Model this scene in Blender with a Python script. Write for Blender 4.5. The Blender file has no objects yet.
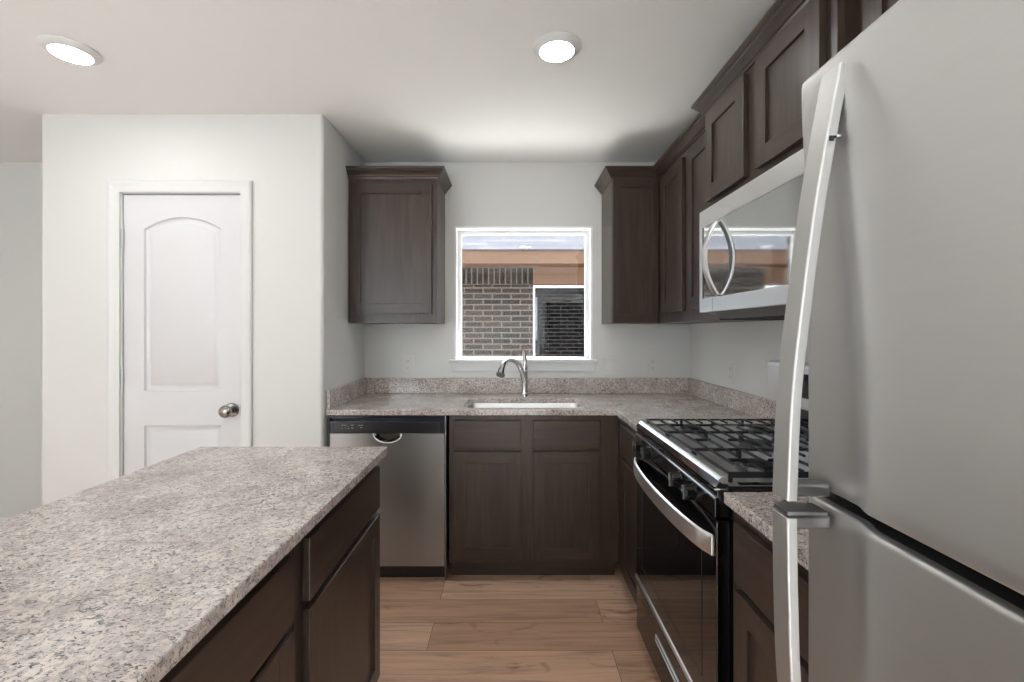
import bpy, bmesh, math, random
from mathutils import Vector, Matrix
random.seed(7)
PI = math.pi
S = bpy.context.scene
C = S.collection
# ------------------------------------------------------------------ camera
cam_d = bpy.data.cameras.new('camera'); cam = bpy.data.objects.new('camera', cam_d); C.objects.link(cam)
cam_d.sensor_fit = 'HORIZONTAL'; cam_d.sensor_width = 36.0; cam_d.lens = 36.0 * 455 / 1024
cam_d.shift_x = 1 / 1024; cam_d.shift_y = -10 / 1024
cam_d.clip_start = 0.02
H = 1.325
cam.location = (0, 0, H); cam.rotation_euler = (PI / 2, 0, 0)
S.camera = cam
# ------------------------------------------------------------------ colour, world, sun, added fill lights
S.view_settings.view_transform = 'Standard'; S.view_settings.look = 'None'
S.view_settings.gamma = 1.0; S.view_settings.use_curve_mapping = False
S.view_settings.exposure = 0.10
world = bpy.data.worlds.new('sky_world'); S.world = world; world.use_nodes = True
bg = world.node_tree.nodes['Background']
bg.inputs[0].default_value = (0.82, 0.91, 1.0, 1); bg.inputs[1].default_value = 6.0
sun_d = bpy.data.lights.new('sun', 'SUN'); sun = bpy.data.objects.new('sun', sun_d); C.objects.link(sun)
sun_d.energy = 39.0; sun_d.angle = math.radians(2); sun_d.color = (1, 0.97, 0.92)
sun.rotation_euler = (math.radians(-14), math.radians(12), 0)
def area(name, loc, rot, sx, sy, e, col=(1, 1, 1)):
    d = bpy.data.lights.new(name, 'AREA'); o = bpy.data.objects.new(name, d); C.objects.link(o)
    d.shape = 'RECTANGLE'; d.size = sx; d.size_y = sy; d.energy = e; d.color = col
    o.location = loc; o.rotation_euler = rot
    return o
# added fill lights, unseen: by the rear window and the solid left wall
area('fill_rear', (-2.25, -2.50, 1.45), (math.radians(110), 0, 0), 1.1, 1.1, 15, (0.97, 0.99, 1.0))
area('fill_left', (-3.50, -0.6, 1.15), (math.radians(90), 0, -PI / 2), 2.8, 1.6, 4, (0.97, 0.99, 1.0))
# added fill light without a fixture, bounced up off the pale carpet
a_ = area('bounce_fill', (-.75, -1.65, 2.40), (0, 0, 0), 3.4, 1.4, 139, (0.93, 0.97, 1.0)); a_.data.spread = math.radians(110)

# ------------------------------------------------------------------ material helpers
def mat(name):
    m = bpy.data.materials.new(name); m.use_nodes = True
    return m, m.node_tree, m.node_tree.nodes['Principled BSDF']
def setp(p, **k):
    names = dict(col='Base Color', rough='Roughness', metal='Metallic', spec='Specular IOR Level', coat='Coat Weight',
                 coatr='Coat Roughness', aniso='Anisotropic', emis='Emission Color', emiss='Emission Strength', ior='IOR')
    for a, v in k.items():
        if a in ('col', 'emis') and len(v) == 3: v = (*v, 1)
        p.inputs[names[a]].default_value = v
def simple(name, col, rough=.5, metal=0., **k):
    m, t, p = mat(name); setp(p, col=col, rough=rough, metal=metal, **k); return m
def nd(t, kind, **props):
    n = t.nodes.new(kind)
    for a, v in props.items(): setattr(n, a, v)
    return n
def coords(t, scale=(1, 1, 1), rot=(0, 0, 0), loc=(0, 0, 0), rand=0.0):
    tc = nd(t, 'ShaderNodeTexCoord'); mp = nd(t, 'ShaderNodeMapping')
    mp.inputs['Scale'].default_value = scale; mp.inputs['Rotation'].default_value = rot; mp.inputs['Location'].default_value = loc
    if rand:
        oi = nd(t, 'ShaderNodeObjectInfo'); mu = nd(t, 'ShaderNodeVectorMath', operation='SCALE')
        cb = nd(t, 'ShaderNodeCombineXYZ'); ad = nd(t, 'ShaderNodeVectorMath', operation='ADD')
        for i in range(3): t.links.new(oi.outputs['Random'], cb.inputs[i])
        mu.inputs['Scale'].default_value = rand
        t.links.new(cb.outputs[0], mu.inputs[0]); t.links.new(tc.outputs['Object'], ad.inputs[0]); t.links.new(mu.outputs[0], ad.inputs[1])
        t.links.new(ad.outputs[0], mp.inputs['Vector'])
    else:
        t.links.new(tc.outputs['Object'], mp.inputs['Vector'])
    return mp.outputs[0]
def noise(t, vec, scale, detail=4, rough=.55, dist=0.):
    n = nd(t, 'ShaderNodeTexNoise'); n.inputs['Scale'].default_value = scale; n.inputs['Detail'].default_value = detail
    n.inputs['Roughness'].default_value = rough; n.inputs['Distortion'].default_value = dist
    t.links.new(vec, n.inputs['Vector']); return n.outputs['Fac']
def ramp(t, fac, stops, interp='LINEAR'):
    r = nd(t, 'ShaderNodeValToRGB'); cr = r.color_ramp; cr.interpolation = interp
    while len(cr.elements) < len(stops): cr.elements.new(0.5)
    for e, (pos, c) in zip(cr.elements, stops):
        e.position = pos; e.color = (*c, 1) if len(c) == 3 else c
    t.links.new(fac, r.inputs[0]); return r.outputs[0]
def mix(t, fac, a, b, mode='MIX'):
    m = nd(t, 'ShaderNodeMix', data_type='RGBA', blend_type=mode)
    def put(v, s):
        if isinstance(v, (int, float)): s.default_value = v
        elif isinstance(v, tuple): s.default_value = (*v, 1) if len(v) == 3 else v
        else: t.links.new(v, s)
    put(fac, m.inputs[0]); put(a, m.inputs[6]); put(b, m.inputs[7])
    return m.outputs[2]
def bump(t, p, h, strength=.2, dist=.002):
    b = nd(t, 'ShaderNodeBump'); b.inputs['Strength'].default_value = strength; b.inputs['Distance'].default_value = dist
    t.links.new(h, b.inputs['Height']); t.links.new(b.outputs[0], p.inputs['Normal'])

def wood_mat(name, horiz=False, k=0.88):
    m, t, p = mat(name)
    sc = (3, 40, 40) if horiz else (40, 40, 3)
    v = coords(t, sc, rand=37.0)
    n1 = noise(t, v, 1.0, 5, .6, .6)
    v2 = coords(t, (1.2, 8, 8) if horiz else (8, 8, 1.2), rand=11.0)
    n2 = noise(t, v2, 1.0, 3, .5, .8)
    a = ramp(t, n1, [(.30, (.036 * k, .0245 * k, .0185 * k)), (.52, (.054 * k, .037 * k, .0285 * k)), (.75, (.078 * k, .054 * k, .042 * k))])
    b = ramp(t, n2, [(.3, (.78, .78, .80)), (.7, (1.22, 1.16, 1.1))])
    t.links.new(mix(t, 1.0, a, b, 'MULTIPLY'), p.inputs['Base Color'])
    setp(p, rough=.34, spec=.5)
    bump(t, p, n1, .12, .0006)
    return m
WOOD = wood_mat('stained_wood'); WOODH = wood_mat('stained_wood_horizontal', True)

def granite_mat(name):
    m, t, p = mat(name)
    v = coords(t, (1, 1.0, 1.0), rot=(0.2, 0.3, 0.5), rand=5.0)
    base_n = noise(t, v, 9.0, 5, .65, .4)
    base = ramp(t, base_n, [(.30, (.42, .365, .335)), (.48, (.56, .495, .455)), (.62, (.64, .585, .545)), (.80, (.50, .46, .44))])
    # mid grey crystals
    n2 = noise(t, v, 115.0, 4, .6, 1.0)
    c2 = ramp(t, n2, [(.38, (1, 1, 1)), (.46, (0, 0, 0))])
    r = mix(t, c2, base, (.25, .235, .235))
    vv = nd(t, 'ShaderNodeTexVoronoi'); vv.inputs['Scale'].default_value = 120; t.links.new(v, vv.inputs['Vector'])
    cr = ramp(t, vv.outputs['Color'], [(.30, (0.72, .72, .75)), (.7, (1.12, 1.1, 1.08))])
    r = mix(t, .7, r, mix(t, 1.0, r, cr, 'MULTIPLY'))
    # dark flecks, grouped
    v3 = coords(t, (1.0, 2.1, 1.6), rot=(0.1, 0.2, -0.6), rand=9.0)
    n3 = noise(t, v3, 88.0, 3, .55, 1.5); n4 = noise(t, v, 7.0, 2, .5)
    ad = nd(t, 'ShaderNodeMath', operation='MULTIPLY_ADD'); ad.inputs[1].default_value = .22
    t.links.new(n4, ad.inputs[0]); t.links.new(n3, ad.inputs[2])
    fl = ramp(t, ad.outputs[0], [(.695, (0, 0, 0)), (.745, (1, 1, 1))])
    r = mix(t, fl, r, (.085, .065, .062))
    t.links.new(r, p.inputs['Base Color'])
    setp(p, rough=.14, spec=.5)
    return m
GRANITE = granite_mat('speckled_granite')

def steel_mat(name, col=(.58, .58, .575), rough=.30, axis='z'):
    m, t, p = mat(name)
    sc = (260, 260, 3) if axis == 'z' else (3, 3, 260)
    v = coords(t, sc)
    n = noise(t, v, 1.0, 2, .5)
    t.links.new(mix(t, n, tuple(c * .98 for c in col), tuple(min(1, c * 1.02) for c in col)), p.inputs['Base Color'])
    setp(p, metal=1.0, rough=rough)
    bump(t, p, n, .015, .0001)
    return m
STEEL = steel_mat('brushed_steel', axis='x'); STEEL_D = steel_mat('brushed_steel_dark', (.25, .25, .252), .33, 'x')
STEEL_L = steel_mat('satin_steel_light', (.80, .80, .795), .38, 'x')
STEEL_F = steel_mat('fridge_steel', (.56, .56, .552), .50, 'x')
STEEL_W = steel_mat('dishwasher_steel', (.33, .33, .33), .36, 'z')
CHROME = simple('chrome', (.72, .72, .72), .09, 1.0)
NICKEL = simple('satin_nickel', (.36, .345, .33), .2, 1.0)
BLACK = simple('black_gloss', (.006, .006, .007), .06, 0, spec=.6)
BLACKM = simple('black_satin', (.010, .010, .012), .32)
IRON = simple('cast_iron', (.014, .014, .015), .45, 0, spec=.4)
GLASSB = simple('black_glass', (.004, .004, .005), .03, 0, spec=.75)
NAVY = simple('navy_black_plastic', (.010, .012, .022), .25)
MIRRORG = simple('mirror_glass_panel', (.52, .53, .53), .045, 1.0)
PLASTICG = simple('grey_plastic', (.14, .14, .142), .42)
WHITE_P = simple('white_plastic', (.70, .69, .66), .4)
TRIMW = simple('white_semi_gloss_trim', (.72, .72, .715), .34)
DOORW = simple('white_door_paint', (.68, .68, .69), .36)
VINYL = simple('white_vinyl', (.88, .88, .88), .35)
WALLP = simple('wall_paint', (.70, .70, .68), .62)
CEILP = simple('ceiling_paint', (.89, .89, .875), .75)
LAMP = simple('lamp_diffuser', (1, 1, 1), .5, 0, emis=(1, 1, 1), emiss=82.0)
SLOT = simple('dark_slot', (.02, .02, .02), .6)
ICON = simple('printed_icon', (.40, .40, .40), .5)
TAN = simple('tan_painted_trim', (.105, .058, .036), .7, 0, spec=.1)
TAND = simple('tan_soffit_shaded', (.05, .022, .011), .8, 0, spec=.02)  # tan trim darkened, shade under the eave put into its colour
CONC = simple('pale_concrete', (.80, .79, .76), .9)
def glass_mat():
    m = bpy.data.materials.new('window_glass'); m.use_nodes = True; t = m.node_tree; t.nodes.clear()
    o = nd(t, 'ShaderNodeOutputMaterial'); ms = nd(t, 'ShaderNodeMixShader'); tr = nd(t, 'ShaderNodeBsdfTransparent')
    gl = nd(t, 'ShaderNodeBsdfGlossy'); gl.inputs['Roughness'].default_value = .01
    fr = nd(t, 'ShaderNodeFresnel'); ge = nd(t, 'ShaderNodeNewGeometry'); ma = nd(t, 'ShaderNodeMapRange')
    ma.inputs[3].default_value = 1.5; ma.inputs[4].default_value = 1 / 1.5      # same reflectance on both faces of the pane
    t.links.new(ge.outputs['Backfacing'], ma.inputs[0]); t.links.new(ma.outputs[0], fr.inputs[0])
    tr.inputs[0].default_value = (.97, .98, .98, 1)
    t.links.new(fr.outputs[0], ms.inputs[0]); t.links.new(tr.outputs[0], ms.inputs[1]); t.links.new(gl.outputs[0], ms.inputs[2])
    t.links.new(ms.outputs[0], o.inputs[0]); return m
GLASS = glass_mat()

def floor_mat():
    m, t, p = mat('wood_plank_floor')
    v = coords(t, (1, 1, 1), loc=(.35, .07, 0))
    b = nd(t, 'ShaderNodeTexBrick'); t.links.new(v, b.inputs['Vector'])
    b.inputs['Scale'].default_value = 1.0; b.inputs['Brick Width'].default_value = 1.22; b.inputs['Row Height'].default_value = .178
    b.inputs['Mortar Size'].default_value = .0012; b.inputs['Mortar Smooth'].default_value = .2; b.offset = .37; b.offset_frequency = 2
    b.inputs['Color1'].default_value = (.0, .0, .0, 1); b.inputs['Color2'].default_value = (1, 1, 1, 1); b.inputs['Mortar'].default_value = (.5, .5, .5, 1)
    tone = ramp(t, b.outputs['Color'], [(0, (.52, .32, .215)), (.5, (.66, .425, .295)), (1, (.71, .485, .35))])
    # shift grain per plank
    sh = nd(t, 'ShaderNodeVectorMath', operation='MULTIPLY_ADD'); sh.inputs[1].default_value = (13, 13, 13)
    t.links.new(b.outputs['Color'], sh.inputs[0]); t.links.new(v, sh.inputs[2])
    mp = nd(t, 'ShaderNodeMapping'); mp.inputs['Scale'].default_value = (1.4, 26, 1); t.links.new(sh.outputs[0], mp.inputs['Vector'])
    n = noise(t, mp.outputs[0], 1.6, 6, .62, .8)
    g = ramp(t, n, [(.28, (.55, .56, .6)), (.48, (.93, .93, .93)), (.7, (1.14, 1.12, 1.10))])
    mp2 = nd(t, 'ShaderNodeMapping'); mp2.inputs['Scale'].default_value = (3.2, 8, 1); t.links.new(sh.outputs[0], mp2.inputs['Vector'])
    n2 = noise(t, mp2.outputs[0], 1.3, 4, .6, 1.0)
    kn = ramp(t, n2, [(.27, (.50, .46, .45)), (.38, (1, 1, 1))])
    col = mix(t, 1.0, mix(t, 1.0, tone, g, 'MULTIPLY'), kn, 'MULTIPLY')
    col = mix(t, b.outputs['Fac'], col, (.10, .065, .045))
    t.links.new(col, p.inputs['Base Color']); setp(p, rough=.42, spec=.35)
    bump(t, p, n, .1, .0008)
    return m
FLOOR = floor_mat()

def brick_mat(name, w, h, mort, c1, c2, cm, off=.5, rot=False, grime=True):
    m, t, p = mat(name)
    tc = nd(t, 'ShaderNodeTexCoord'); sp = nd(t, 'ShaderNodeSeparateXYZ'); cb = nd(t, 'ShaderNodeCombineXYZ')
    t.links.new(tc.outputs['Object'], sp.inputs[0])
    t.links.new(sp.outputs['X'], cb.inputs['X']); t.links.new(sp.outputs['Z'], cb.inputs['Y'])
    b = nd(t, 'ShaderNodeTexBrick'); t.links.new(cb.outputs[0], b.inputs['Vector'])
    b.inputs['Scale'].default_value = 1.0; b.inputs['Brick Width'].default_value = w; b.inputs['Row Height'].default_value = h
    b.inputs['Mortar Size'].default_value = mort; b.inputs['Mortar Smooth'].default_value = .15; b.offset = off; b.inputs['Bias'].default_value = 0
    b.inputs['Color1'].default_value = (0, 0, 0, 1); b.inputs['Color2'].default_value = (1, 1, 1, 1); b.inputs['Mortar'].default_value = (.5, .5, .5, 1)
    tone = ramp(t, b.outputs['Color'], [(0, c1), (.5, tuple((x + y) / 2 for x, y in zip(c1, c2))), (1, c2)])
    n = noise(t, tc.outputs['Object'], 45.0, 4, .6)
    tone = mix(t, 1.0, tone, ramp(t, n, [(.3, (.7, .7, .7)), (.7, (1.3, 1.25, 1.2))]), 'MULTIPLY')
    t.links.new(mix(t, b.outputs['Fac'], tone, cm), p.inputs['Base Color']); setp(p, rough=.9, spec=.02)
    inv = nd(t, 'ShaderNodeMath', operation='SUBTRACT'); inv.inputs[0].default_value = 1; t.links.new(b.outputs['Fac'], inv.inputs[1])
    bump(t, p, inv.outputs[0], .3, .004)
    return m
BRICK = brick_mat('brown_brick', .254, .0765, .0095, (.0065, .0042, .0036), (.022, .0130, .0105), (.080, .070, .060))
SOLDIER = brick_mat('brown_brick_on_end', .0765, .236, .0095, (.007, .0045, .004), (.019, .0115, .0095), (.080, .070, .060), off=0)
SHINGLE = brick_mat('grey_shingles', .30, .075, .004, (.046, .048, .058), (.066, .068, .078), (.028, .030, .038))

# ------------------------------------------------------------------ mesh helpers
class MB:
    def __init__(s): s.bm = bmesh.new()
    def face(s, pts, mi=0):
        f = s.bm.faces.new([s.bm.verts.new(p) for p in pts]); f.material_index = mi; return f
    def box(s, x0, x1, y0, y1, z0, z1, mi=0):
        v = [s.bm.verts.new((x, y, z)) for x in (x0, x1) for y in (y0, y1) for z in (z0, z1)]
        for idx in ((0, 1, 3, 2), (4, 6, 7, 5), (0, 4, 5, 1), (2, 3, 7, 6), (0, 2, 6, 4), (1, 5, 7, 3)):
            f = s.bm.faces.new([v[i] for i in idx]); f.material_index = mi
        return s
    def prism(s, pts, axis, a, b, mi=0):
        """pts 2D outline, extruded along axis ('x': pts are (y,z); 'y': (x,z); 'z': (x,y))"""
        def P(p, c): return (c, p[0], p[1]) if axis == 'x' else ((p[0], c, p[1]) if axis == 'y' else (p[0], p[1], c))
        A = [s.bm.verts.new(P(p, a)) for p in pts]; B = [s.bm.verts.new(P(p, b)) for p in pts]
        n = len(pts)
        fs = [s.bm.faces.new(A), s.bm.faces.new(B[::-1])]
        for i in range(n): fs.append(s.bm.faces.new((A[i], B[i], B[(i + 1) % n], A[(i + 1) % n])))
        for f in fs: f.material_index = mi
        return s
    def rings(s, rings, cap=True, closed=True, mi=0):
        R = [[s.bm.verts.new(p) for p in r] for r in rings]
        n = len(R[0])
        for a, b in zip(R, R[1:]):
            for i in range(n if closed else n - 1):
                f = s.bm.faces.new((a[i], a[(i + 1) % n], b[(i + 1) % n], b[i])); f.material_index = mi
        if cap:
            for r in (R[0], R[-1][::-1]):
                f = s.bm.faces.new(r); f.material_index = mi
        return s
    def lathe(s, prof, c=(0, 0, 0), axis='z', n=28, mi=0):
        rs = []
        for r, h in prof:
            ring = []
            for i in range(n):
                a = 2 * PI * i / n; u, v = max(r, 1e-5) * math.cos(a), max(r, 1e-5) * math.sin(a)
                p = (u, v, h) if axis == 'z' else ((h, u, v) if axis == 'x' else (u, h, v))
                ring.append((c[0] + p[0], c[1] + p[1], c[2] + p[2]))
            rs.append(ring)
        return s.rings(rs, mi=mi)
    def tube(s, path, radii, n=16, sx=1.0, mi=0, up=(0, 0, 1)):
        path = [Vector(p) for p in path]
        if isinstance(radii, (int, float)): radii = [radii] * len(path)
        rs = []; prev = None
        for i, p in enumerate(path):
            d = (path[min(i + 1, len(path) - 1)] - path[max(i - 1, 0)]).normalized()
            if prev is None:
                u = Vector(up)
                if abs(d.dot(u)) > .95: u = Vector((1, 0, 0))
                a = d.cross(u).normalized()
            else:
                a = (prev - d * prev.dot(d)).normalized()
            prev = a; b = d.cross(a)
            rs.append([p + (a * math.cos(2 * PI * k / n) * sx + b * math.sin(2 * PI * k / n)) * radii[i] for k in range(n)])
        return s.rings(rs, mi=mi)
    def sweep(s, path, prof, z, mi=0):
        """profile (out, h) swept along a 2D path with mitred corners; out is to the right of travel"""
        P = [Vector(p) for p in path]; rs = []
        for i, p in enumerate(P):
            ns = []
            if i > 0: d = (P[i] - P[i - 1]).normalized(); ns.append(Vector((d.y, -d.x)))
            if i < len(P) - 1: d = (P[i + 1] - P[i]).normalized(); ns.append(Vector((d.y, -d.x)))
            nn = sum(ns, Vector((0, 0))).normalized(); k = 1 / max(.2, nn.dot(ns[0]))
            rs.append([(p.x + nn.x * o * k, p.y + nn.y * o * k, z + h) for o, h in prof])
        return s.rings(rs, mi=mi)
    def plate(s, outer, holes, a, b, axis='z', mi=0):
        """flat plate with holes, thickness a..b along axis"""
        def P(p, c): return (c, p[0], p[1]) if axis == 'x' else ((p[0], c, p[1]) if axis == 'y' else (p[0], p[1], c))
        for c in (a, b):
            es = []
            for loop in [outer] + holes:
                v = [s.bm.verts.new(P(p, c)) for p in loop]
                es += [s.bm.edges.new((v[i], v[(i + 1) % len(v)])) for i in range(len(v))]
            r = bmesh.ops.triangle_fill(s.bm, edges=es, use_beauty=True, use_dissolve=False)
            for g in r['geom']:
                if isinstance(g, bmesh.types.BMFace): g.material_index = mi
        for loop in [outer] + holes:
            n = len(loop)
            for i in range(n):
                s.face([P(loop[i], a), P(loop[(i + 1) % n], a), P(loop[(i + 1) % n], b), P(loop[i], b)], mi)
        return s
    def build(s, name, mats, parent=None, bevel=0, smooth=False, loc=None, seg=2):
        bmesh.ops.remove_doubles(s.bm, verts=s.bm.verts, dist=1e-6)
        bmesh.ops.recalc_face_normals(s.bm, faces=s.bm.faces)
        me = bpy.data.meshes.new(name); s.bm.to_mesh(me); s.bm.free()
        if not isinstance(mats, (list, tuple)): mats = [mats]
        for m in mats: me.materials.append(m)
        o = bpy.data.objects.new(name, me); C.objects.link(o)
        if parent is not None: o.parent = parent
        if loc is not None: o.location = loc
        if smooth:
            for p in me.polygons: p.use_smooth = True
            me.set_sharp_from_angle(angle=math.radians(38))
        if bevel:
            b = o.modifiers.new('bevel', 'BEVEL'); b.width = bevel; b.segments = seg; b.limit_method = 'ANGLE'; b.angle_limit = math.radians(40)
        return o
def thing(name, label, cat, loc=(0, 0, 0), rotz=0, group=None):
    o = bpy.data.objects.new(name, None); C.objects.link(o); o.empty_display_size = .1
    o.location = loc; o.rotation_euler = (0, 0, rotz); o['label'] = label; o['category'] = cat
    if group: o['group'] = group
    return o
def struct(o): o['kind'] = 'structure'; return o
def rrect(x0, x1, y0, y1, r, n=6):
    pts = []
    for cx, cy, a0 in ((x1 - r, y1 - r, 0), (x0 + r, y1 - r, 90), (x0 + r, y0 + r, 180), (x1 - r, y0 + r, 270)):
        for i in range(n + 1):
            a = math.radians(a0 + 90 * i / n); pts.append((cx + r * math.cos(a), cy + r * math.sin(a)))
    return pts

# ================================================================== THE ROOM
XR, XL, YB, YD, ZC = 1.182, -.967, 3.005, 2.34, 2.44
XO = -2.41; XFAR = -3.6; YREAR = -2.6
struct(MB().box(XFAR, XR, -.75, YB, -.05, 0).build('floor', FLOOR))
struct(MB().box(XFAR, XR, YREAR, -.751, -.05, .008).build('floor', simple('bounce_carpet', (.77, .77, .76), .95)))  # unseen pale floor added to bounce light onto the kitchen ceiling
struct(MB().box(XFAR - .12, XR + .12, YREAR - .12, YB + .22, ZC, ZC + .1).build('ceiling', CEILP))
WX0, WX1, WZ0, WZ1 = -.373, .540, 1.135, 2.017
def wall_with_hole(y0, y1, z0, z1, x0, x1, m, name):
    return struct(MB().plate([(x0, z0), (x1, z0), (x1, z1), (x0, z1)], [[(WX0, WZ0), (WX1, WZ0), (WX1, WZ1), (WX0, WZ1)]], y0, y1, 'y').build(name, m))
wall_with_hole(YB, YB + .125, 0, ZC, XFAR, XR, WALLP, 'wall_back')
wall_with_hole(YB + .13, YB + .22, -.3, ZC + .15, XFAR, XR + .6, BRICK, 'wall_exterior')
struct(MB().box(XR, XR + .12, YREAR, YB, 0, ZC).build('wall_right', WALLP))
# pantry block: wall facing the camera with the door opening, rounded corner, return into the kitchen
DX0, DX1, DZ1 = -2.003, -1.390, 2.033
m_ = MB()
r = .018
prof = [(XO, YD)] + [(DX0 - .02, YD), (DX0 - .02, YD + .115), (XO + .115, YD + .115), (XO + .115, YB - .001), (XO, YB - .001)]
m_.prism(prof, 'z', 0, ZC)
arc = [(XL - r + r * math.sin(a), YD + r - r * math.cos(a)) for a in [PI / 2 * i / 8 for i in range(9)]]
m_.prism([(DX1 + .02, YD)] + arc + [(XL, YB - .001), (XL - .115, YB - .001), (XL - .115, YD + .115), (DX1 + .02, YD + .115)], 'z', 0, ZC)
m_.box(DX0 - .02, DX1 + .02, YD, YD + .115, DZ1 + .02, ZC)
struct(m_.build('wall_left', WALLP, smooth=True))
# rear and side walls of the living area, the rear one with an opening added for light
m_ = MB(); m_.plate([(XFAR, 0), (XR, 0), (XR, ZC), (XFAR, ZC)], [[(-2.85, .85), (-1.65, .85), (-1.65, 2.05), (-2.85, 2.05)]], YREAR - .1, YREAR, 'y')
struct(m_.build('wall_rear', WALLP))
m_ = MB(); m_.box(XFAR - .1, XFAR, YREAR, YB, 0, ZC)
struct(m_.build('wall_side', WALLP))
# baseboards
bp = [(0, 0), (.014, 0), (.014, .075), (.009, .085), (.004, .092), (0, .092)]
struct(MB().sweep([(XFAR + .01, YB - .001), (XO - .001, YB - .001)], bp, 0).build('baseboard_back', TRIMW))
struct(MB().sweep([(XO, YD - .001), (DX0 - .062, YD - .001)], bp, 0).build('baseboard_left', TRIMW))
struct(MB().sweep([(DX1 + .062, YD - .001), (XL - .02, YD - .001)], bp, 0).build('baseboard_pantry', TRIMW))

# pantry door ------------------------------------------------------------------
door = bpy.data.objects.new('door_1', None); C.objects.link(door); door['kind'] = 'structure'; door.location = ((DX0 + DX1) / 2, YD, 0)
dw = (DX1 - DX0) / 2
m_ = MB()
def loopoff(kind, o, cx0, cx1, z0, z1, zs):
    # panel outline inset by o; arch top when zs is given (zs: shoulder height)
    x0, x1, zb, zt = cx0 + o, cx1 - o, z0 + o, z1 - o
    if kind == 'rect': return [(x0, zb), (x1, zb), (x1, zt), (x0, zt)]
    sh = zs - o * .6; hgt = zt - sh; half = (x1 - x0) / 2; R = (half * half + hgt * hgt) / (2 * hgt); cz = zt - R; cx = (x0 + x1) / 2
    a = math.asin(half / R)
    return [(x0, zb), (x1, zb)] + [(cx + R * math.sin(a - 2 * a * i / 18), cz + R * math.cos(a - 2 * a * i / 18)) for i in range(19)]
pan = [('arch', -.1995, .1975, 1.017, 1.914, 1.852), ('rect', -.1995, .1975, .20, .836, 0)]
yf = .012
loops = []
for kind, a, b, z0, z1, zs in pan: loops.append(loopoff(kind, 0, a, b, z0, z1, zs))
s0 = (-dw + .003, dw - .003, .012, DZ1 - .004)
m_.plate([(s0[0], s0[2]), (s0[1], s0[2]), (s0[1], s0[3]), (s0[0], s0[3])], loops, yf, yf + .012, 'y')
m_.box(s0[0], s0[1], yf + .012, yf + .035, s0[2], s0[3])
for kind, a, b, z0, z1, zs in pan:
    rs = []
    for o, d in ((0, 0), (.005, .009), (.014, .0115), (.024, .0115), (.034, .004), (.038, .002)):
        rs.append([(x, yf + d, z) for x, z in loopoff(kind, o, a, b, z0, z1, zs)])
    m_.rings(rs, cap=False)
    m_.bm.faces.new([m_.bm.verts.new(p) for p in rs[-1]])
m_.build('slab', DOORW, door, smooth=True)
m_ = MB()                                              # jamb and stop
m_.box(-dw - .018, -dw, .002, .113, 0, DZ1 + .018); m_.box(dw, dw + .018, .002, .113, 0, DZ1 + .018); m_.box(-dw, dw, .002, .113, DZ1, DZ1 + .018)
m_.box(-dw, -dw + .012, .052, .07, 0, DZ1); m_.box(dw - .012, dw, .052, .07, 0, DZ1)
m_.build('jamb', TRIMW, door)
cp = [(0, 0), (0, -.010), (.010, -.012), (.030, -.014), (.042, -.018), (.052, -.018), (.058, -.013), (.058, 0)]
def casing(x, sgn):   # vertical casing with mitred top
    rs = []
    for top in (0, 1):
        rs.append([(x + sgn * o, d, (DZ1 + .004 + o) if top else 0.0) for o, d in cp])
    return rs
m_ = MB(); m_.rings(casing(-dw - .004, -1)); m_.rings(casing(dw + .004, 1))
m_.rings([[(-dw - .004 - o, d, DZ1 + .004 + o) for o, d in cp], [(dw + .004 + o, d, DZ1 + .004 + o) for o, d in cp]])
m_.build('casing', TRIMW, door)
kx, kz = .256, .918
kn = MB().lathe([(.0, 0), (.036, 0), (.036, -.005), (.031, -.011), (.014, -.014), (.012, -.030), (.018, -.037), (.029, -.046), (.0325, -.057), (.029, -.068), (.018, -.076), (0, -.078)][::1], (kx, yf, kz), 'y', 32).build('knob', NICKEL, door, smooth=True)
MB().box(dw - .003, dw + .0015, -.002, .016, kz - .03, kz + .03).build('latch_plate', NICKEL, door)
for hz in (1.80, 1.08, .25):
    MB().lathe([(0, 0), (.006, 0), (.006, .1), (0, .1)], (-dw + .001, .004, hz - .05), 'z', 12).build('hinge', STEEL, door, smooth=True)

# kitchen window ------------------------------------------------------------------
win = bpy.data.objects.new('window_1', None); C.objects.link(win); win['kind'] = 'structure'; win.location = ((WX0 + WX1) / 2, YB, WZ0)
ww = (WX1 - WX0) / 2; wh = WZ1 - WZ0
MB().plate([(-ww, 0), (ww, 0), (ww, wh), (-ww, wh)], [[(-ww + .012, .002), (ww - .012, .002), (ww - .012, wh - .012), (-ww + .012, wh - .012)]], -.004, .085, 'y').build('jamb_liner', VINYL, win)
MB().plate([(-ww, 0), (ww, 0), (ww, wh), (-ww, wh)], [[(-ww + .036, .014), (ww - .036, .014), (ww - .036, wh - .036), (-ww + .036, wh - .036)]], .086, .125, 'y').build('window_frame', VINYL, win, bevel=.002)
MB().box(-ww + .03, ww - .03, .104, .108, .008, wh - .03).build('pane', GLASS, win)
MB().box(-ww - .030, ww + .030, -.038, .0, -.016, .004).build('stool', TRIMW, win, bevel=.004)
m_ = MB(); m_.prism([(-ww - .012, -.075), (ww + .012, -.075), (ww + .026, -.017), (-ww - .026, -.017)], 'y', -.014, -.0005); m_.build('apron', TRIMW, win, bevel=.003)
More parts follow.
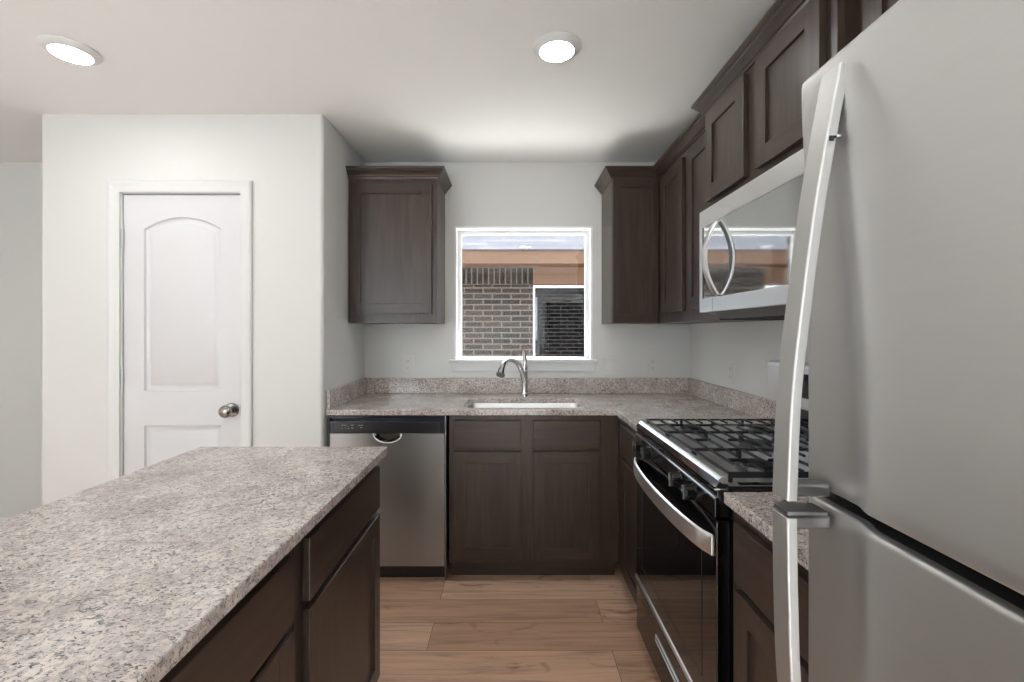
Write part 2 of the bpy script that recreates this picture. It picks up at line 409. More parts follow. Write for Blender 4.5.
# frame of the unseen rear window, added to let light in
for nme, loc, rot, w in (('added_window', (-2.25, YREAR, .85), 0, 1.2),):
    wn = bpy.data.objects.new(nme, None); C.objects.link(wn); wn['kind'] = 'structure'; wn.location = loc; wn.rotation_euler = (0, 0, rot)
    hh = w / 2; sgn = -1 if rot == 0 else 1
    y0, y1 = sorted((sgn * .02, sgn * .07))
    MB().plate([(-hh, 0), (hh, 0), (hh, 1.2), (-hh, 1.2)], [[(-hh + .05 + i * w / 3, .05), (-hh - .02 + (i + 1) * w / 3, .05), (-hh - .02 + (i + 1) * w / 3, 1.15), (-hh + .05 + i * w / 3, 1.15)] for i in range(3)], y0, y1, 'y').build('window_frame', VINYL, wn)

# ================================================================== OUTSIDE
struct(MB().box(-9, 9, YB + .221, 14, -.35, -.3).build('ground', CONC))
nh = thing('neighbour_house', 'brown brick house with tan eaves seen through the kitchen window', 'house', (0, 6.2, 0))
NWX0, NWX1, NWZ0, NWZ1 = .302, 1.25, .75, 1.942
MB().plate([(-6, -.3), (6, -.3), (6, 1.956), (-6, 1.956)], [[(NWX0, NWZ0), (NWX1, NWZ0), (NWX1, 1.9561), (NWX0, 1.9561)][:0] or [(NWX0, NWZ0), (NWX1, NWZ0), (NWX1, NWZ1), (NWX0, NWZ1)],
      [(-2.85, NWZ0), (-1.88, NWZ0), (-1.88, NWZ1), (-2.85, NWZ1)]], 0, .1, 'y').build('brick_wall', BRICK, nh)
MB().box(-1.86, NWX0 - .001, -.002, .1, .004, .233).build('brick_header', SOLDIER, nh, loc=(0, 0, 1.956))
MB().box(NWX0, NWX1 + .02, -.02, .1, 1.957, 2.19).build('trim_board', TAN, nh)
MB().box(-2.9, -1.861, -.02, .1, 1.957, 2.19).build('trim_board', TAN, nh)
MB().box(NWX1 + .021, 6, 0, .1, 1.957, 2.19).build('brick_wall', BRICK, nh)
MB().box(-6, -2.901, 0, .1, 1.957, 2.19).build('brick_wall', BRICK, nh)
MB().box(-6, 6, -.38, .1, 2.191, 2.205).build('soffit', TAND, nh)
MB().box(-6, 6, -.42, -.38, 2.185, 2.362).build('fascia', TAN, nh, bevel=.004)
m_ = MB(); m_.prism([(-.435, 0), (4.6, 2.5), (4.6, 2.47), (-.435, -.012)], 'x', -6, 6); m_.build('roof', SHINGLE, nh, loc=(0, 0, 2.36))
for a, b in ((NWX0, NWX1), (-2.85, -1.88)):
    f = MB().plate([(a, NWZ0), (b, NWZ0), (b, NWZ1), (a, NWZ1)], [[(a + .024, NWZ0 + .024), (b - .024, NWZ0 + .024), (b - .024, NWZ1 - .024), (a + .024, NWZ1 - .024)]], -.004, .06, 'y').build('window', VINYL, nh)
    MB().box(a + .02, b - .02, .045, .05, NWZ0 + .02, NWZ1 - .02).build('pane', simple('dark_reflecting_glass', (.20, .25, .30), .02, 1.0), f)

# ================================================================== CEILING LIGHTS
for i, (x, y, lab) in enumerate(((.18, 1.786, 'round white flush ceiling light above the sink aisle, nearer the wall cabinets'),
                                 (-1.745, 1.805, 'round white flush ceiling light in front of the pantry door'),
                                 (.18, .29, 'added unseen round fill light above the aisle beside the refrigerator'),  # this and the next are unseen fixtures added to light the aisle
                                 (-1.745, .29, 'added unseen round fill light out of view, left of the island'))):
    t = thing('ceiling_light', lab, 'ceiling light', (x, y, ZC), 0, 'round flush ceiling lights')
    MB().lathe([(.066, 0), (.095, 0), (.095, -.004), (.088, -.010), (.070, -.020), (.067, -.020), (.066, -.012)], n=48).build('trim_ring', TRIMW, t, smooth=True)
    MB().lathe([(0, -.010), (.0655, -.010), (.0655, -.019), (.05, -.0215), (0, -.023)], n=48).build('diffuser', LAMP, t, smooth=True)

# ================================================================== CABINETS
def shaker(parent, x0, x1, z0, z1, stile=.060, rail=None, th=.019):
    rail = rail or stile
    m = MB()
    m.box(x0, x0 + stile, -th, -.0005, z0, z1, 0); m.box(x1 - stile, x1, -th, -.0005, z0, z1, 0)
    m.box(x0 + stile, x1 - stile, -th, -.0005, z1 - rail, z1, 1); m.box(x0 + stile, x1 - stile, -th, -.0005, z0, z0 + rail, 1)
    d = m.build('door', [WOOD, WOODH], parent, bevel=.0016)
    MB().box(x0 + stile - .004, x1 - stile + .004, -th + .009, -.002, z0 + rail - .004, z1 - rail + .004).build('panel', WOOD, d)
    return d
def drawer(parent, x0, x1, z0, z1, th=.019):
    return MB().box(x0, x1, -th, -.0005, z0, z1).build('drawer_front', WOODH, parent, bevel=.002)
def carcass(parent, w, d, z0, z1, toe=False, top=False, openings=()):
    """side panels, bottom, back and a solid-looking face frame"""
    m = MB(); t = .018
    m.box(0, t, .019, d, z0, z1); m.box(w - t, w, .019, d, z0, z1)
    m.box(t, w - t, .019, d, z0 if not toe else z0, z0 + t); m.box(t, w - t, d - .006, d, z0 + t, z1)
    if top: m.box(t, w - t, .019, d - .006, z1 - t, z1)
    m.build('cabinet_box', WOOD, parent)
    # face frame: plate with openings behind each front
    holes = [[(a + .012, c + .012), (b - .012, c + .012), (b - .012, e - .012), (a + .012, e - .012)] for a, b, c, e in openings]
    MB().plate([(0, z0), (w, z0), (w, z1), (0, z1)], holes, 0, .019, 'y').build('face_frame', WOOD, parent, bevel=.0008)
    if toe: MB().box(.002, w - .002, .075, .09, 0, z0 - .001).build('toe_kick', WOODH, parent)
ZD0, ZD1, ZW0, ZW1 = .129, .693, .713, .856        # base door and drawer heights
def base_cabinet(label, loc, rotz, w, fronts, d=.608, group=None, z1=.883):
    t = thing('base_cabinet', label, 'cabinet', loc, rotz, group)
    ops = []
    for a, b in fronts: ops += [(a, b, ZD0, ZD1), (a, b, ZW0, ZW1)]
    carcass(t, w, d, .105, z1, True, False, ops)
    for a, b in fronts:
        drawer(t, a, b, ZW0, ZW1); shaker(t, a, b, ZD0, ZD1, .060)
    return t
# sink base
base_cabinet('dark wood sink base cabinet with two doors below the window, right of the dishwasher', (-.325, 2.395, 0), 0, .889, [(.026, .3767), (.4404, .793)])
# right-hand run (faces -X): rotation -90, local x runs towards the camera
base_cabinet('narrow dark wood base cabinet with one drawer in the corner, left of the range', (.566, 2.394, 0), -PI / 2, .462, [(.115, .455)])
base_cabinet('dark wood base cabinet with one drawer between the range and the refrigerator', (.566, 1.160, 0), -PI / 2, .480, [(.045, .450)])
# island (faces +X): rotation +90, local x runs away from the camera
ISL = [('island base cabinet at the far end, nearest the dishwasher', .991, .613, [(.039, .590)]),
       ('island base cabinet second from the far end, partly hidden by the granite edge', .377, .612, [(.033, .578)]),
       ('island base cabinet third from the far end, nearest the viewer, under the granite', -.236, .612, [(.033, .578)])]
for lab, y, w, fr in ISL:
    t = base_cabinet('dark wood ' + lab, (-.474, y, 0), PI / 2, w, fr, d=.59)

CROWN = [(0, 0), (.006, 0), (.008, .010), (.014, .013), (.017, .020), (.030, .036), (.036, .040), (.036, .046), (.044, .050), (.047, .056), (.047, .062), (0, .062)]
UZ0, UZ1, CZ = 1.372, 2.270, 2.226
def upper(label, loc, rotz, w, d, z0, doors, crown, dz=(1.427, 2.197), stile=.060, rail=None):
    t = thing('wall_cabinet', label, 'cabinet', loc, rotz)
    carcass(t, w, d, z0, UZ1, False, True, [(a, b, dz[0], dz[1]) for a, b in doors])
    for a, b in doors: shaker(t, a, b, dz[0], dz[1], stile, rail)
    if crown: MB().sweep(crown, CROWN, CZ).build('crown_molding', WOODH, t)
    return t
upper('dark wood wall cabinet left of the window, above the dishwasher', (-.964, 2.699, 0), 0, .528, .304, UZ0, [(.017, .496)], [(0, 0), (.528, 0), (.528, .304)])
upper('dark wood wall cabinet with a slim door right of the window', (.598, 2.699, 0), 0, .582, .304, UZ0, [(.003, .272)], [(0, .304), (0, 0), (.277, 0)], dz=(UZ0 + .002, 2.224), stile=.042, rail=.052)
upper('dark wood two door wall cabinet between the corner and the microwave', (.875, 2.698, 0), -PI / 2, .790, .304, UZ0, [(.101, .415), (.481, .765)], [(0, 0), (.742, 0)])
upper('dark wood wall cabinet with two short doors above the microwave', (.820, 1.907, 0), -PI / 2, .764, .360, 1.822, [(.028, .337), (.412, .724)], [(0, .05), (0, 0), (.764, 0), (.764, .05)], dz=(1.857, 2.212))
upper('dark wood wall cabinet above the refrigerator', (.875, 1.142, 0), -PI / 2, .80, .304, 1.80, [(.03, .385), (.415, .77)], [(.049, 0), (.80, 0)], dz=(1.835, 2.212))

# ================================================================== COUNTERTOPS
ZT, ZS = .914, .8845
ct = thing('countertop', 'L-shaped speckled granite countertop with backsplash around the sink', 'countertop', (0, 2.7, ZS))
SX0, SX1, SY0, SY1 = -.262, .420, 2.440, 2.780
hole = rrect(SX0, SX1, SY0 - 2.7, SY1 - 2.7, .055)
fc = [(.086 + .0185 * math.cos(2 * PI * i / 16), 2.862 - 2.7 + .0185 * math.sin(2 * PI * i / 16)) for i in range(16)]
MB().plate([(XL + .002, 2.372 - 2.7), (.548, 2.372 - 2.7), (.548, 1.932 - 2.7), (XR - .001, 1.932 - 2.7), (XR - .001, .304), (XL + .002, .304)], [hole], 0, ZT - ZS, 'z').build('slab', GRANITE, ct, bevel=.003)
MB().box(XL + .0225, XR - .0215, .2845, .304, ZT - ZS + .0005, .1315).build('backsplash', GRANITE, ct, bevel=.002)
MB().box(XL + .002, XL + .022, 2.374 - 2.7, .304, ZT - ZS + .0005, .1315).build('backsplash', GRANITE, ct, bevel=.002)
MB().box(XR - .021, XR - .001, 1.933 - 2.7, .304, ZT - ZS + .0005, .1315).build('backsplash', GRANITE, ct, bevel=.002)
ct2 = thing('countertop', 'short speckled granite countertop between the range and the refrigerator', 'countertop', (.86, .91, ZS))
MB().box(.544 - .86, XR - .001 - .86, .68 - .91, 1.165 - .91, 0, ZT - ZS).build('slab', GRANITE, ct2, bevel=.003)
MB().box(XR - .021 - .86, XR - .001 - .86, .68 - .91, 1.162 - .91, ZT - ZS + .0005, .1315).build('backsplash', GRANITE, ct2, bevel=.002)
isl = MB().box(-.3325, .3325, -.935, .935, 0, ZT - ZS).build('island_countertop', GRANITE, bevel=.0035, seg=3)
isl.location = (-.7725, .685, ZS); isl['label'] = 'large beige speckled granite slab on top of the kitchen island'; isl['category'] = 'countertop'

# sink ------------------------------------------------------------------
sk = thing('kitchen_sink', 'stainless steel undermount sink set in the granite below the window', 'sink', (.079, 2.61, ZS))
rs = []
hx, hy = (SX1 - SX0) / 2, (SY1 - SY0) / 2
for o, z in ((.018, -.001), (-.001, -.001), (-.003, -.006), (-.008, -.17), (-.020, -.190), (-.045, -.198)):
    rs.append([(x, y, z) for x, y in rrect(-hx - o, hx + o, -hy - o, hy + o, .055)])
m_ = MB(); m_.rings(rs, cap=False); m_.bm.faces.new([m_.bm.verts.new(p) for p in rs[-1]])
b_ = m_.build('basin', STEEL_L, sk, smooth=True)
sd = b_.modifiers.new('thickness', 'SOLIDIFY'); sd.thickness = .0012; sd.offset = -1
MB().lathe([(0, -.197), (.042, -.197), (.045, -.1945), (.038, -.1955), (.03, -.1965), (0, -.1965)], (0, .02, 0), n=32).build('drain', CHROME, sk, smooth=True)
# faucet ------------------------------------------------------------------
fa = thing('faucet', 'chrome single-lever kitchen faucet behind the sink', 'faucet', (.086, 2.862, ZT))
MB().lathe([(0, 0), (.026, 0), (.026, .004), (.0225, .008), (.0205, .03), (.019, .07), (.0185, .12), (.0195, .150), (.0205, .165), (.018, .176), (0, .18)], n=32).build('body', CHROME, fa, smooth=True)
def bez(pts, n=24):
    out = []
    P = [Vector(p) for p in pts]
    P = [P[0] * 2 - P[1]] + P + [P[-1] * 2 - P[-2]]
    for i in range(1, len(P) - 2):
        for k in range(n):
            u = k / n; a, b, c, d = P[i - 1:i + 3]
            out.append(.5 * ((2 * b) + (c - a) * u + (2 * a - 5 * b + 4 * c - d) * u * u + (3 * b - a - 3 * c + d) * u ** 3))
    out.append(P[-2]); return out
pth = bez([(0, 0, .085), (-.016, -.02, .150), (-.044, -.060, .212), (-.086, -.118, .238), (-.122, -.175, .222), (-.140, -.215, .186), (-.146, -.232, .160)], 8)
N = len(pth); rad = [.0185 - .004 * min(1, i / (N * .55)) + (.0115 * max(0, (i / N - .60) / .4)) for i in range(N)]
MB().tube(pth, rad, 20).build('spout', CHROME, fa, smooth=True)
MB().tube([(-.146, -.232, .160), (-.1475, -.236, .154)], [.0265, .025], 20).build('spray_head', PLASTICG, fa, smooth=True)
m_ = MB(); m_.tube(bez([(0, 0, .172), (.002, -.002, .205), (.000, .006, .240), (-.004, .018, .284)], 6), [.021 - .010 * i / 18 for i in range(19)], 16)
m_.build('lever', CHROME, fa, smooth=True)

# ================================================================== DISHWASHER
dwr = thing('dishwasher', 'stainless steel dishwasher with black control strip under the granite', 'dishwasher', (-.647, 2.376, 0))
hw = .299
pk0, pk1, pkd = -.070, .078, .046
def half(o, n=14):
    cx = (pk0 + pk1) / 2; hx_ = (pk1 - pk0) / 2 + o
    return [(cx + hx_ * math.cos(PI + PI * i / n) * (1 if True else 0), .7885 + (pkd + o) * math.sin(PI + PI * i / n) * (1 - .0)) for i in range(n + 1)]
hp = half(0)
outline = [(-hw, .7885), (-hw, .096), (hw, .096), (hw, .7885)] + hp[::-1]
MB().prism(outline, 'y', 0, .03).build('door_panel', STEEL_W, dwr, bevel=.0015)
# recessed grip pocket and its bright lip
rs = [[(x, yy, .7885 + (z - .7885) * k) for x, z in [((pk0 + pk1) / 2 + (x - (pk0 + pk1) / 2) * k, z) for x, z in hp]] for yy, k in ((.001, 1.0), (.012, .93), (.024, .75))]
m_ = MB(); m_.rings(rs, cap=False, closed=False); m_.face(rs[-1]); m_.build('pocket', CHROME, dwr, smooth=True)
MB().tube([(x, -.001, z) for x, z in half(.001)], .0035, 8).build('pocket_rim', CHROME, dwr, smooth=True)
pn = MB().box(-hw, hw, -.003, .03, .790, .8555).build('control_panel', NAVY, dwr, bevel=.003)
MB().box(-hw + .024, hw - .022, -.0042, -.002, .7925, .849).build('display_strip', BLACKM, pn, bevel=.001)
for x, z, w in ((-.235, .833, .008), (-.222, .833, .008), (-.236, .818, .004), (-.218, .818, .003), (-.203, .815, .006), (-.186, .818, .012), (-.186, .833, .012),
                (-.150, .832, .012), (-.135, .832, .010), (-.140, .820, .010), (-.205, .827, .003)):
    MB().box(x, x + w, -.0048, -.0040, z, z + .0028).build('control_mark', ICON, pn)
MB().box(-hw, hw, .032, .58, .10, .862).build('tub', BLACKM, dwr)
MB().box(-hw - .004, hw + .004, .010, .03, .864, .882).build('top_trim', NAVY, dwr, bevel=.002)
MB().box(-hw, hw, .070, .090, 0.002, .094).build('toe_panel', BLACKM, dwr)
MB().box(-hw - .013, -hw - .004, .004, .05, .02, .883).build('side_seal', BLACKM, dwr)
MB().box(hw + .0025, hw + .0085, .0, .05, .02, .883).build('side_seal', STEEL_D, dwr)

# ================================================================== GAS RANGE  (local: x towards camera, y into the wall, rotated -90)
RX = .543
rg = thing('gas_range', 'black and stainless gas range with iron grates between the granite counters', 'range', (RX, 1.925, 0), -PI / 2)
RW = .758
MB().box(.002, RW - .002, .034, .640, .055, .900).build('body', BLACKM, rg, bevel=.002)
MB().box(.03, RW - .03, .06, .60, 0, .054).build('base', BLACKM, rg)
# cooktop with a steel front lip
MB().box(.002, RW - .002, .018, .575, .901, .9245).build('cooktop_tray', BLACK, rg, bevel=.002)
MB().box(.004, RW - .004, .018, .573, .925, .9283).build('cooktop', STEEL_L, rg, bevel=.001)
for x_ in (.002, RW - .016): MB().box(x_, x_ + .014, .045, .575, .9285, .933).build('cooktop_rim', BLACK, rg, bevel=.003)
m_ = MB(); m_.prism([(.004, .930), (-.007, .9375), (-.0075, .939), (.004, .9478), (.006, .948), (.016, .948), (.0175, .930)], 'x', .010, RW - .010); m_.build('front_rail', STEEL_L, rg, smooth=True)
m_ = MB(); m_.prism([(.006, .9285), (-.006, .937), (-.017, .9225), (-.010, .919), (.016, .919), (.016, .9285)], 'x', .004, RW - .004); m_.build('front_fascia', BLACK, rg)
MB().box(.006, RW - .006, -.0185, .02, .9145, .9185).build('chrome_strip', CHROME, rg)
m_ = MB(); m_.prism([(-.012, .914), (-.012, .896), (-.018, .892), (-.018, .845), (.033, .845), (.033, .914)], 'x', .004, RW - .004); m_.build('control_panel', BLACK, rg, bevel=.0015)
MB().box(.006, RW - .006, -.0205, -.0175, .8905, .8935).build('chrome_strip', CHROME, rg)
for kx_ in (.115, .225, .525, .635):
    k = MB().lathe([(0, 0), (.026, 0), (.026, -.006), (.0215, -.009), (.019, -.030), (.017, -.032), (0, -.032)], (kx_, -.0185, .868), 'y', 28).build('knob', BLACK, rg, smooth=True)
    MB().box(kx_ - .005, kx_ + .005, -.0575, -.045, .848, .889).build('grip', BLACK, k, bevel=.0025)
    MB().box(kx_ - .0008, kx_ + .0008, -.0583, -.0574, .868, .888).build('pointer', ICON, k)
# oven door
m_ = MB(); m_.box(.003, RW - .003, -.015, .031, .305, .836); od = m_.build('oven_door', GLASSB, rg, bevel=.003)
MB().plate([(.09, .37), (RW - .09, .37), (RW - .09, .74), (.09, .74)], [[(.094, .374), (RW - .094, .374), (RW - .094, .736), (.094, .736)]], -.0156, -.0148, 'y').build('window_outline', BLACKM, od)
MB().box(.003, RW - .003, -.0175, -.006, .8365, .8395).build('door_top_trim', CHROME, od)
# bowed handle
hpts = []
for i in range(25):
    u = i / 24; x = .015 + (RW - .03) * u; b = 1 - (2 * u - 1) ** 2
    hpts.append((x, -.018 - .038 * (b ** .62 if b > 0 else 0)))
rs = []
for (x, y) in hpts:
    rs.append([(x, y, .7405), (x, y - .004, .742), (x, y - .0065, .745), (x, y - .0070, .768), (x, y - .0065, .791), (x, y - .004, .794), (x, y, .7955), (x, y + .003, .792), (x, y + .003, .744)])
h_ = MB().rings(rs).build('handle', STEEL_L, rg, smooth=True)
for x in (.008, RW - .026): MB().box(x, x + .018, -.026, -.0155, .743, .793).build('handle_mount', STEEL_L, h_, bevel=.003)
# storage drawer
dr = MB().box(.003, RW - .003, -.012, .031, .080, .288).build('storage_drawer', BLACK, rg, bevel=.003)
m_ = MB(); m_.prism([(-.014, .286), (-.020, .290), (-.017, .301), (-.010, .303), (.030, .303), (.030, .289)], 'x', .003, RW - .003); m_.build('drawer_trim', STEEL_L, dr, smooth=True)
m_ = MB(); m_.plate([(.26, .192), (.50, .192), (.50, .216), (.26, .216)], [[(.264, .196), (.496, .196), (.496, .212), (.264, .212)]], -.016, -.011, 'y'); m_.build('drawer_pull', STEEL_L, dr, bevel=.001)
# back guard
m_ = MB(); m_.box(.006, RW - .006, .577, .636, .902, 1.0295); m_.build('backguard_base', BLACK, rg, bevel=.004)
m_ = MB(); m_.prism([(.548, 1.034), (.540, 1.185), (.546, 1.197), (.578, 1.20), (.636, 1.20), (.636, 1.030), (.552, 1.030)], 'x', 0.0, RW); g_ = m_.build('backguard', STEEL_L, rg, bevel=.008, seg=3)
MB().prism([(.5452, 1.075), (.5404, 1.165), (.5424, 1.167), (.549, 1.075)], 'x', .2, .56).build('clock_display', GLASSB, g_)
# burners and grates
for bx, by, br in ((.135, .165, .045), (.135, .430, .036), (.623, .165, .050), (.623, .430, .040), (.379, .295, .048)):
    b = MB().lathe([(0, 0), (br * 1.25, 0), (br * 1.2, .006), (br * .95, .008), (br * .95, .014), (0, .014)], (bx, by, .9285), n=28).build('burner', STEEL_D, rg, smooth=True)
    MB().lathe([(0, .0145), (br * .9, .0145), (br * .9, .019), (br * .8, .0215), (0, .0215)], (bx, by, .9285), n=28).build('burner_cap', IRON, b, smooth=True)
for gi in range(3):
    x0 = .018 + gi * .2415; x1 = x0 + .2385
    m_ = MB(); zt, zb = .9575, .9505
    for yy in (.022, .548): m_.box(x0, x1, yy, yy + .007, zb, zt)
    m_.box(x0, x0 + .006, .029, .548, zb, zt); m_.box(x1 - .006, x1, .029, .548, zb - (.009 if gi == 2 else 0), zt)
    for k in range(10):
        yy = .072 + k * .0500
        if k % 2 == 1 and gi != 1:
            m_.box(x0 + .009, x0 + .080, yy, yy + .006, zb + .001, zt + .002); m_.box(x1 - .080, x1 - .009, yy, yy + .006, zb + .001, zt + .002)
        else:
            m_.box(x0 + .009, x1 - .009, yy, yy + .006, zb + .001, zt + .002)
    for yy in (.165, .430):
        m_.box((x0 + x1) / 2 - .004, (x0 + x1) / 2 + .004, yy - .085, yy - .030, zb, zt + .002); m_.box((x0 + x1) / 2 - .004, (x0 + x1) / 2 + .004, yy + .03, yy + .085, zb, zt + .002)
    for xx in (x0 - .001, x1 - .009):
        for yy in (.026, .165, .295, .42, .545): m_.box(xx, xx + .008, yy, yy + .010, .9288, zb)
    m_.build('grate', IRON, rg, bevel=.0015)

# ================================================================== MICROWAVE
mw = thing('microwave', 'stainless over-the-range microwave with bowed handle below the wall cabinet', 'microwave', (.789, 1.905, 1.402), -PI / 2)
MB().box(.002, .755, .036, .385, .004, .4165).build('body', BLACKM, mw)
seam = .125
m_ = MB(); m_.plate([(0, 0), (.757, 0), (.757, .417), (0, .417)], [[(.028, .055), (.729, .055), (.729, .349), (.028, .349)]], 0, .035, 'y')
fr_ = m_.build('door_frame', STEEL_L, mw, bevel=.0015)
MB().box(seam - .0006, seam + .0006, -.0004, .002, .0005, .0545).build('seam', SLOT, fr_)
MB().box(.0285, .7285, .003, .008, .0555, .3485).build('glass', MIRRORG, mw)
MB().box(.028, .0305, .0005, .004, .055, .349).build('glass_edge', SLOT, mw)
rs = []
for i in range(21):
    u = i / 20; z = .062 + .279 * u; o = .047 * math.sin(PI * u) ** .8 if 0 < u < 1 else 0
    hwid = .0135
    rs.append([(.168 - hwid, .002 - o, z), (.168 - hwid, -.006 - o, z), (.168 - hwid * .4, -.0125 - o, z), (.168 + hwid * .4, -.0125 - o, z), (.168 + hwid, -.006 - o, z), (.168 + hwid, .002 - o, z)])
MB().rings(rs).build('handle', STEEL, mw, smooth=True)
m_ = MB(); m_.prism([(.020, 0), (.36, 0), (.36, -.026), (.075, -.026)], 'x', .03, .727); m_.build('vent_panel', PLASTICG, mw)
m_ = MB()
for k in range(5): m_.box(.10, .66, .095 + k * .05, .12 + k * .05, -.0275, -.0258)
m_.build('vent_filter', SLOT, mw)

# ================================================================== REFRIGERATOR
fg = thing('refrigerator', 'large stainless top-freezer refrigerator filling the right of the picture', 'refrigerator', (.80, .285, 0))
FX, FY0, FY1 = .41, -.095, .652
def lin(x, xs, ys):
    if x <= xs[0]: return ys[0]
    for a, b, c, d in zip(xs, xs[1:], ys, ys[1:]):
        if x <= b: return c + (d - c) * (x - a) / (b - a)
    return ys[-1]
def sm(t): t = max(0, min(1, t)); return t * t * (3 - 2 * t)
def door_depth(y, z, z0, z1):
    d = abs(z - 1.10)
    c1 = lin(d, [.05, .17, .26, .40, .51, .56], [.521, .521, .528, .547, .570, .585])
    c2 = lin(d, [.05, .17, .26, .41, .51, .56], [.558, .559, .571, .592, .605, .615])
    amp = .0100 * sm((.56 - d) / .22)
    x = FX + amp * sm((y - c1) / (c2 - c1))
    bow = .002 * ((y - .28) / .375) ** 4
    x += bow
    for e, r_ in ((FY1 - y, .010), (y - FY0, .016), (z1 - z, .010 if z1 > 1.3 else .004), (z - z0, .004)):
        if e < r_: x += r_ - math.sqrt(max(0, r_ * r_ - (r_ - e) ** 2))
    return x
def fridge_door(name, z0, z1):
    ys = sorted(set([FY0 + v for v in (0, .0012, .004, .008, .012, .016)] + [FY1 - v for v in (0, .0012, .004, .008, .012, .016)] + [FY0 + .016 + i * (.62 - .016) / 16 for i in range(1, 16)] + [.50 + i * .0045 for i in range(30)]))
    zs = sorted(set([z0 + v for v in (0, .0006, .0015, .004)] + [z1 - v for v in (0, .0012, .003, .006, .010)] + [z0 + .004 + i * (z1 - z0 - .014) / 34 for i in range(1, 34)]))
    m = MB(); g = [[m.bm.verts.new((door_depth(y, z, z0, z1) - .80, y - .285, z)) for y in ys] for z in zs]
    for a, b in zip(g, g[1:]):
        for i in range(len(ys) - 1): m.bm.faces.new((a[i], a[i + 1], b[i + 1], b[i]))
    xb = .475 - .80
    def back(v): return m.bm.verts.new((xb, v.co.y, v.co.z))
    per = g[0] + [r[-1] for r in g[1:]] + g[-1][::-1][1:] + [r[0] for r in g[1:-1]][::-1]
    bk = [back(v) for v in per]; n = len(per)
    md = [m.bm.verts.new((max(v.co.x, FX - .80) + .011, v.co.y, v.co.z)) for v in per]
    for i in range(n):
        m.bm.faces.new((per[i], per[(i + 1) % n], md[(i + 1) % n], md[i]))
        f = m.bm.faces.new((md[i], md[(i + 1) % n], bk[(i + 1) % n], bk[i])); f.material_index = 1
    f = m.bm.faces.new(bk); f.material_index = 1
    return m.build(name, [STEEL_F, SLOT], fg, smooth=True)
ZSEAM0, ZSEAM1 = 1.0935, 1.112
du = fridge_door('freezer_door', ZSEAM1, 1.680); dl = fridge_door('fresh_food_door', .095, ZSEAM0)
MB().box(.482 - .80, 1.165 - .80, FY0 - .285 + .002, FY1 - .285 - .002, .03, 1.672).build('cabinet', PLASTICG, fg, bevel=.004)
MB().box(.475 - .80 + .0005, .4815 - .80, FY0 - .275, FY1 - .295, .10, 1.668).build('gasket', SLOT, fg)
MB().box(.50 - .80, .56 - .80, FY0 - .28, FY1 - .29, .0, .0295).build('toe_grille', BLACKM, fg)
def fhandle(name, parent, pts, zsgn):
    # pts: (z, X outer face, y centre)
    rs = []
    w = .0185; th = .0130
    zz = [p[0] for p in pts]
    n = 26
    for i in range(n + 1):
        z = zz[0] + (zz[-1] - zz[0]) * i / n
        xs = zz if zz[0] < zz[-1] else zz[::-1]
        X = lin(z, xs, [p[1] for p in (pts if zz[0] < zz[-1] else pts[::-1])]); Y = lin(z, xs, [p[2] for p in (pts if zz[0] < zz[-1] else pts[::-1])])
        x, y = X - .80, Y - .285
        rs.append([(x + .0022, y - w, z), (x + .0006, y - w + .0008, z), (x, y - w + .0022, z), (x, y + w - .004, z), (x + .0012, y + w - .0015, z), (x + .004, y + w, z), (x + th, y + w, z), (x + th, y - w, z)])
    return MB().rings(rs).build(name, STEEL_F, parent, bevel=.001)
def smooth_pts(k, n=24):
    P = bez(k, 8); return [(p[0], p[1], p[2]) for p in P]
hu = fhandle('freezer_handle', fg, smooth_pts([(1.106, .355, .603), (1.24, .359, .600), (1.367, .369, .594), (1.484, .380, .587), (1.58, .392, .580), (1.655, .404, .5765)]), 1)
hl = fhandle('fridge_handle', fg, smooth_pts([(.50, .400, .578), (.60, .388, .583), (.72, .370, .588), (.86, .356, .594), (.98, .354, .599), (1.084, .355, .603)]), 1)
MB().box(.366 - .80, .4175 - .80, .592 - .285, .617 - .285, 1.108, 1.126).build('bracket', STEEL_D, hu, bevel=.004)
MB().box(.366 - .80, .4175 - .80, .592 - .285, .617 - .285, 1.066, 1.0845).build('bracket', STEEL_D, hl, bevel=.004)
MB().box(.357 - .80, .409 - .80, .587 - .285, .619 - .285, 1.0862, 1.092).build('end_cap', STEEL_D, hl, bevel=.001)
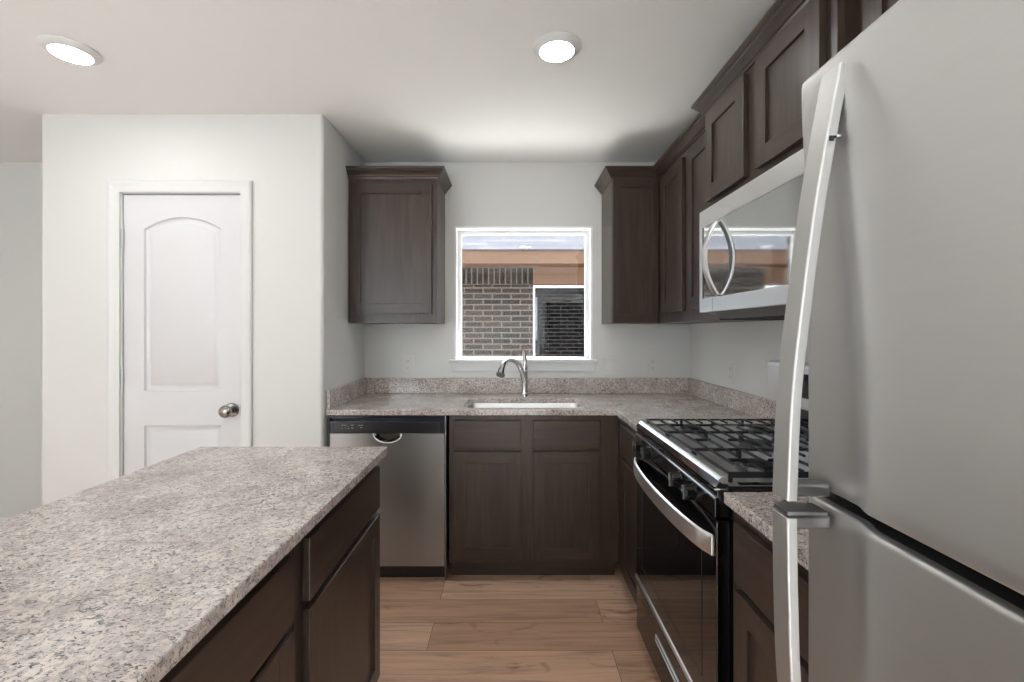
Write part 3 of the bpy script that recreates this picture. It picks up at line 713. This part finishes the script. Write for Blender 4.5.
MB().lathe([(0, 0), (.0028, 0), (.0028, .004), (0, .004)], (.398 - .80, .561 - .285 - .0035, 1.564), 'x', 12).build('screw', CHROME, hu, smooth=True)
MB().box(.3935 - .80, .3985 - .80, .5605 - .285, .563 - .285, 1.560, 1.566).build('screw_slot', SLOT, hu)
for yy in (FY0 + .03,):
    MB().box(.44 - .80, .52 - .80, yy - .285, yy + .05 - .285, 1.6745, 1.690).build('hinge_cover', PLASTICG, fg, bevel=.003)

# ================================================================== WALL PLATES
def plate_thing(label, loc, rotz, kind):
    name = {'outlet': 'wall_outlet', 'switch': 'light_switch'}[kind]
    t = thing(name, label, 'outlet' if kind == 'outlet' else 'switch', loc, rotz)
    w = .035 if kind == 'outlet' else .058
    m = MB(); m.prism(rrect(-w, w, -.057, .057, .004), 'y', -.005, -.0005); pl = m.build('cover_plate', WHITE_P, t, bevel=.0015)
    if kind == 'outlet':
        for s in (-1, 1):
            rc = MB().prism(rrect(-.0165, .0165, s * .0215 - .0145, s * .0215 + .0145, .008), 'y', -.007, -.0051).build('receptacle', WHITE_P, t)
            m = MB(); m.box(-.0075, -.0055, -.0073, -.0068, s * .0215 - .001, s * .0215 + .008); m.box(.0055, .0075, -.0073, -.0068, s * .0215 - .001, s * .0215 + .007)
            m.box(-.002, .002, -.0073, -.0068, s * .0215 - .0095, s * .0215 - .0055); m.build('slots', SLOT, rc)
    else:
        for s in (-1, 1):
            MB().prism([(-.0052, -.032), (-.0068, -.03), (-.0090, .030), (-.0052, .032)], 'x', s * .023 - .0165, s * .023 + .0165).build('rocker', WHITE_P, t, bevel=.001)
    return t
plate_thing('white duplex outlet on the back wall left of the window, above the dishwasher', (-.680, YB, 1.104), 0, 'outlet')
plate_thing('white double switch plate on the back wall just right of the window', (.661, YB, 1.095), 0, 'switch')
plate_thing('white duplex outlet on the back wall near the right corner', (.936, YB, 1.101), 0, 'outlet')
plate_thing('white outlet on the right wall below the wall cabinets, left of the range', (XR, 2.445, 1.100), -PI / 2, 'outlet')
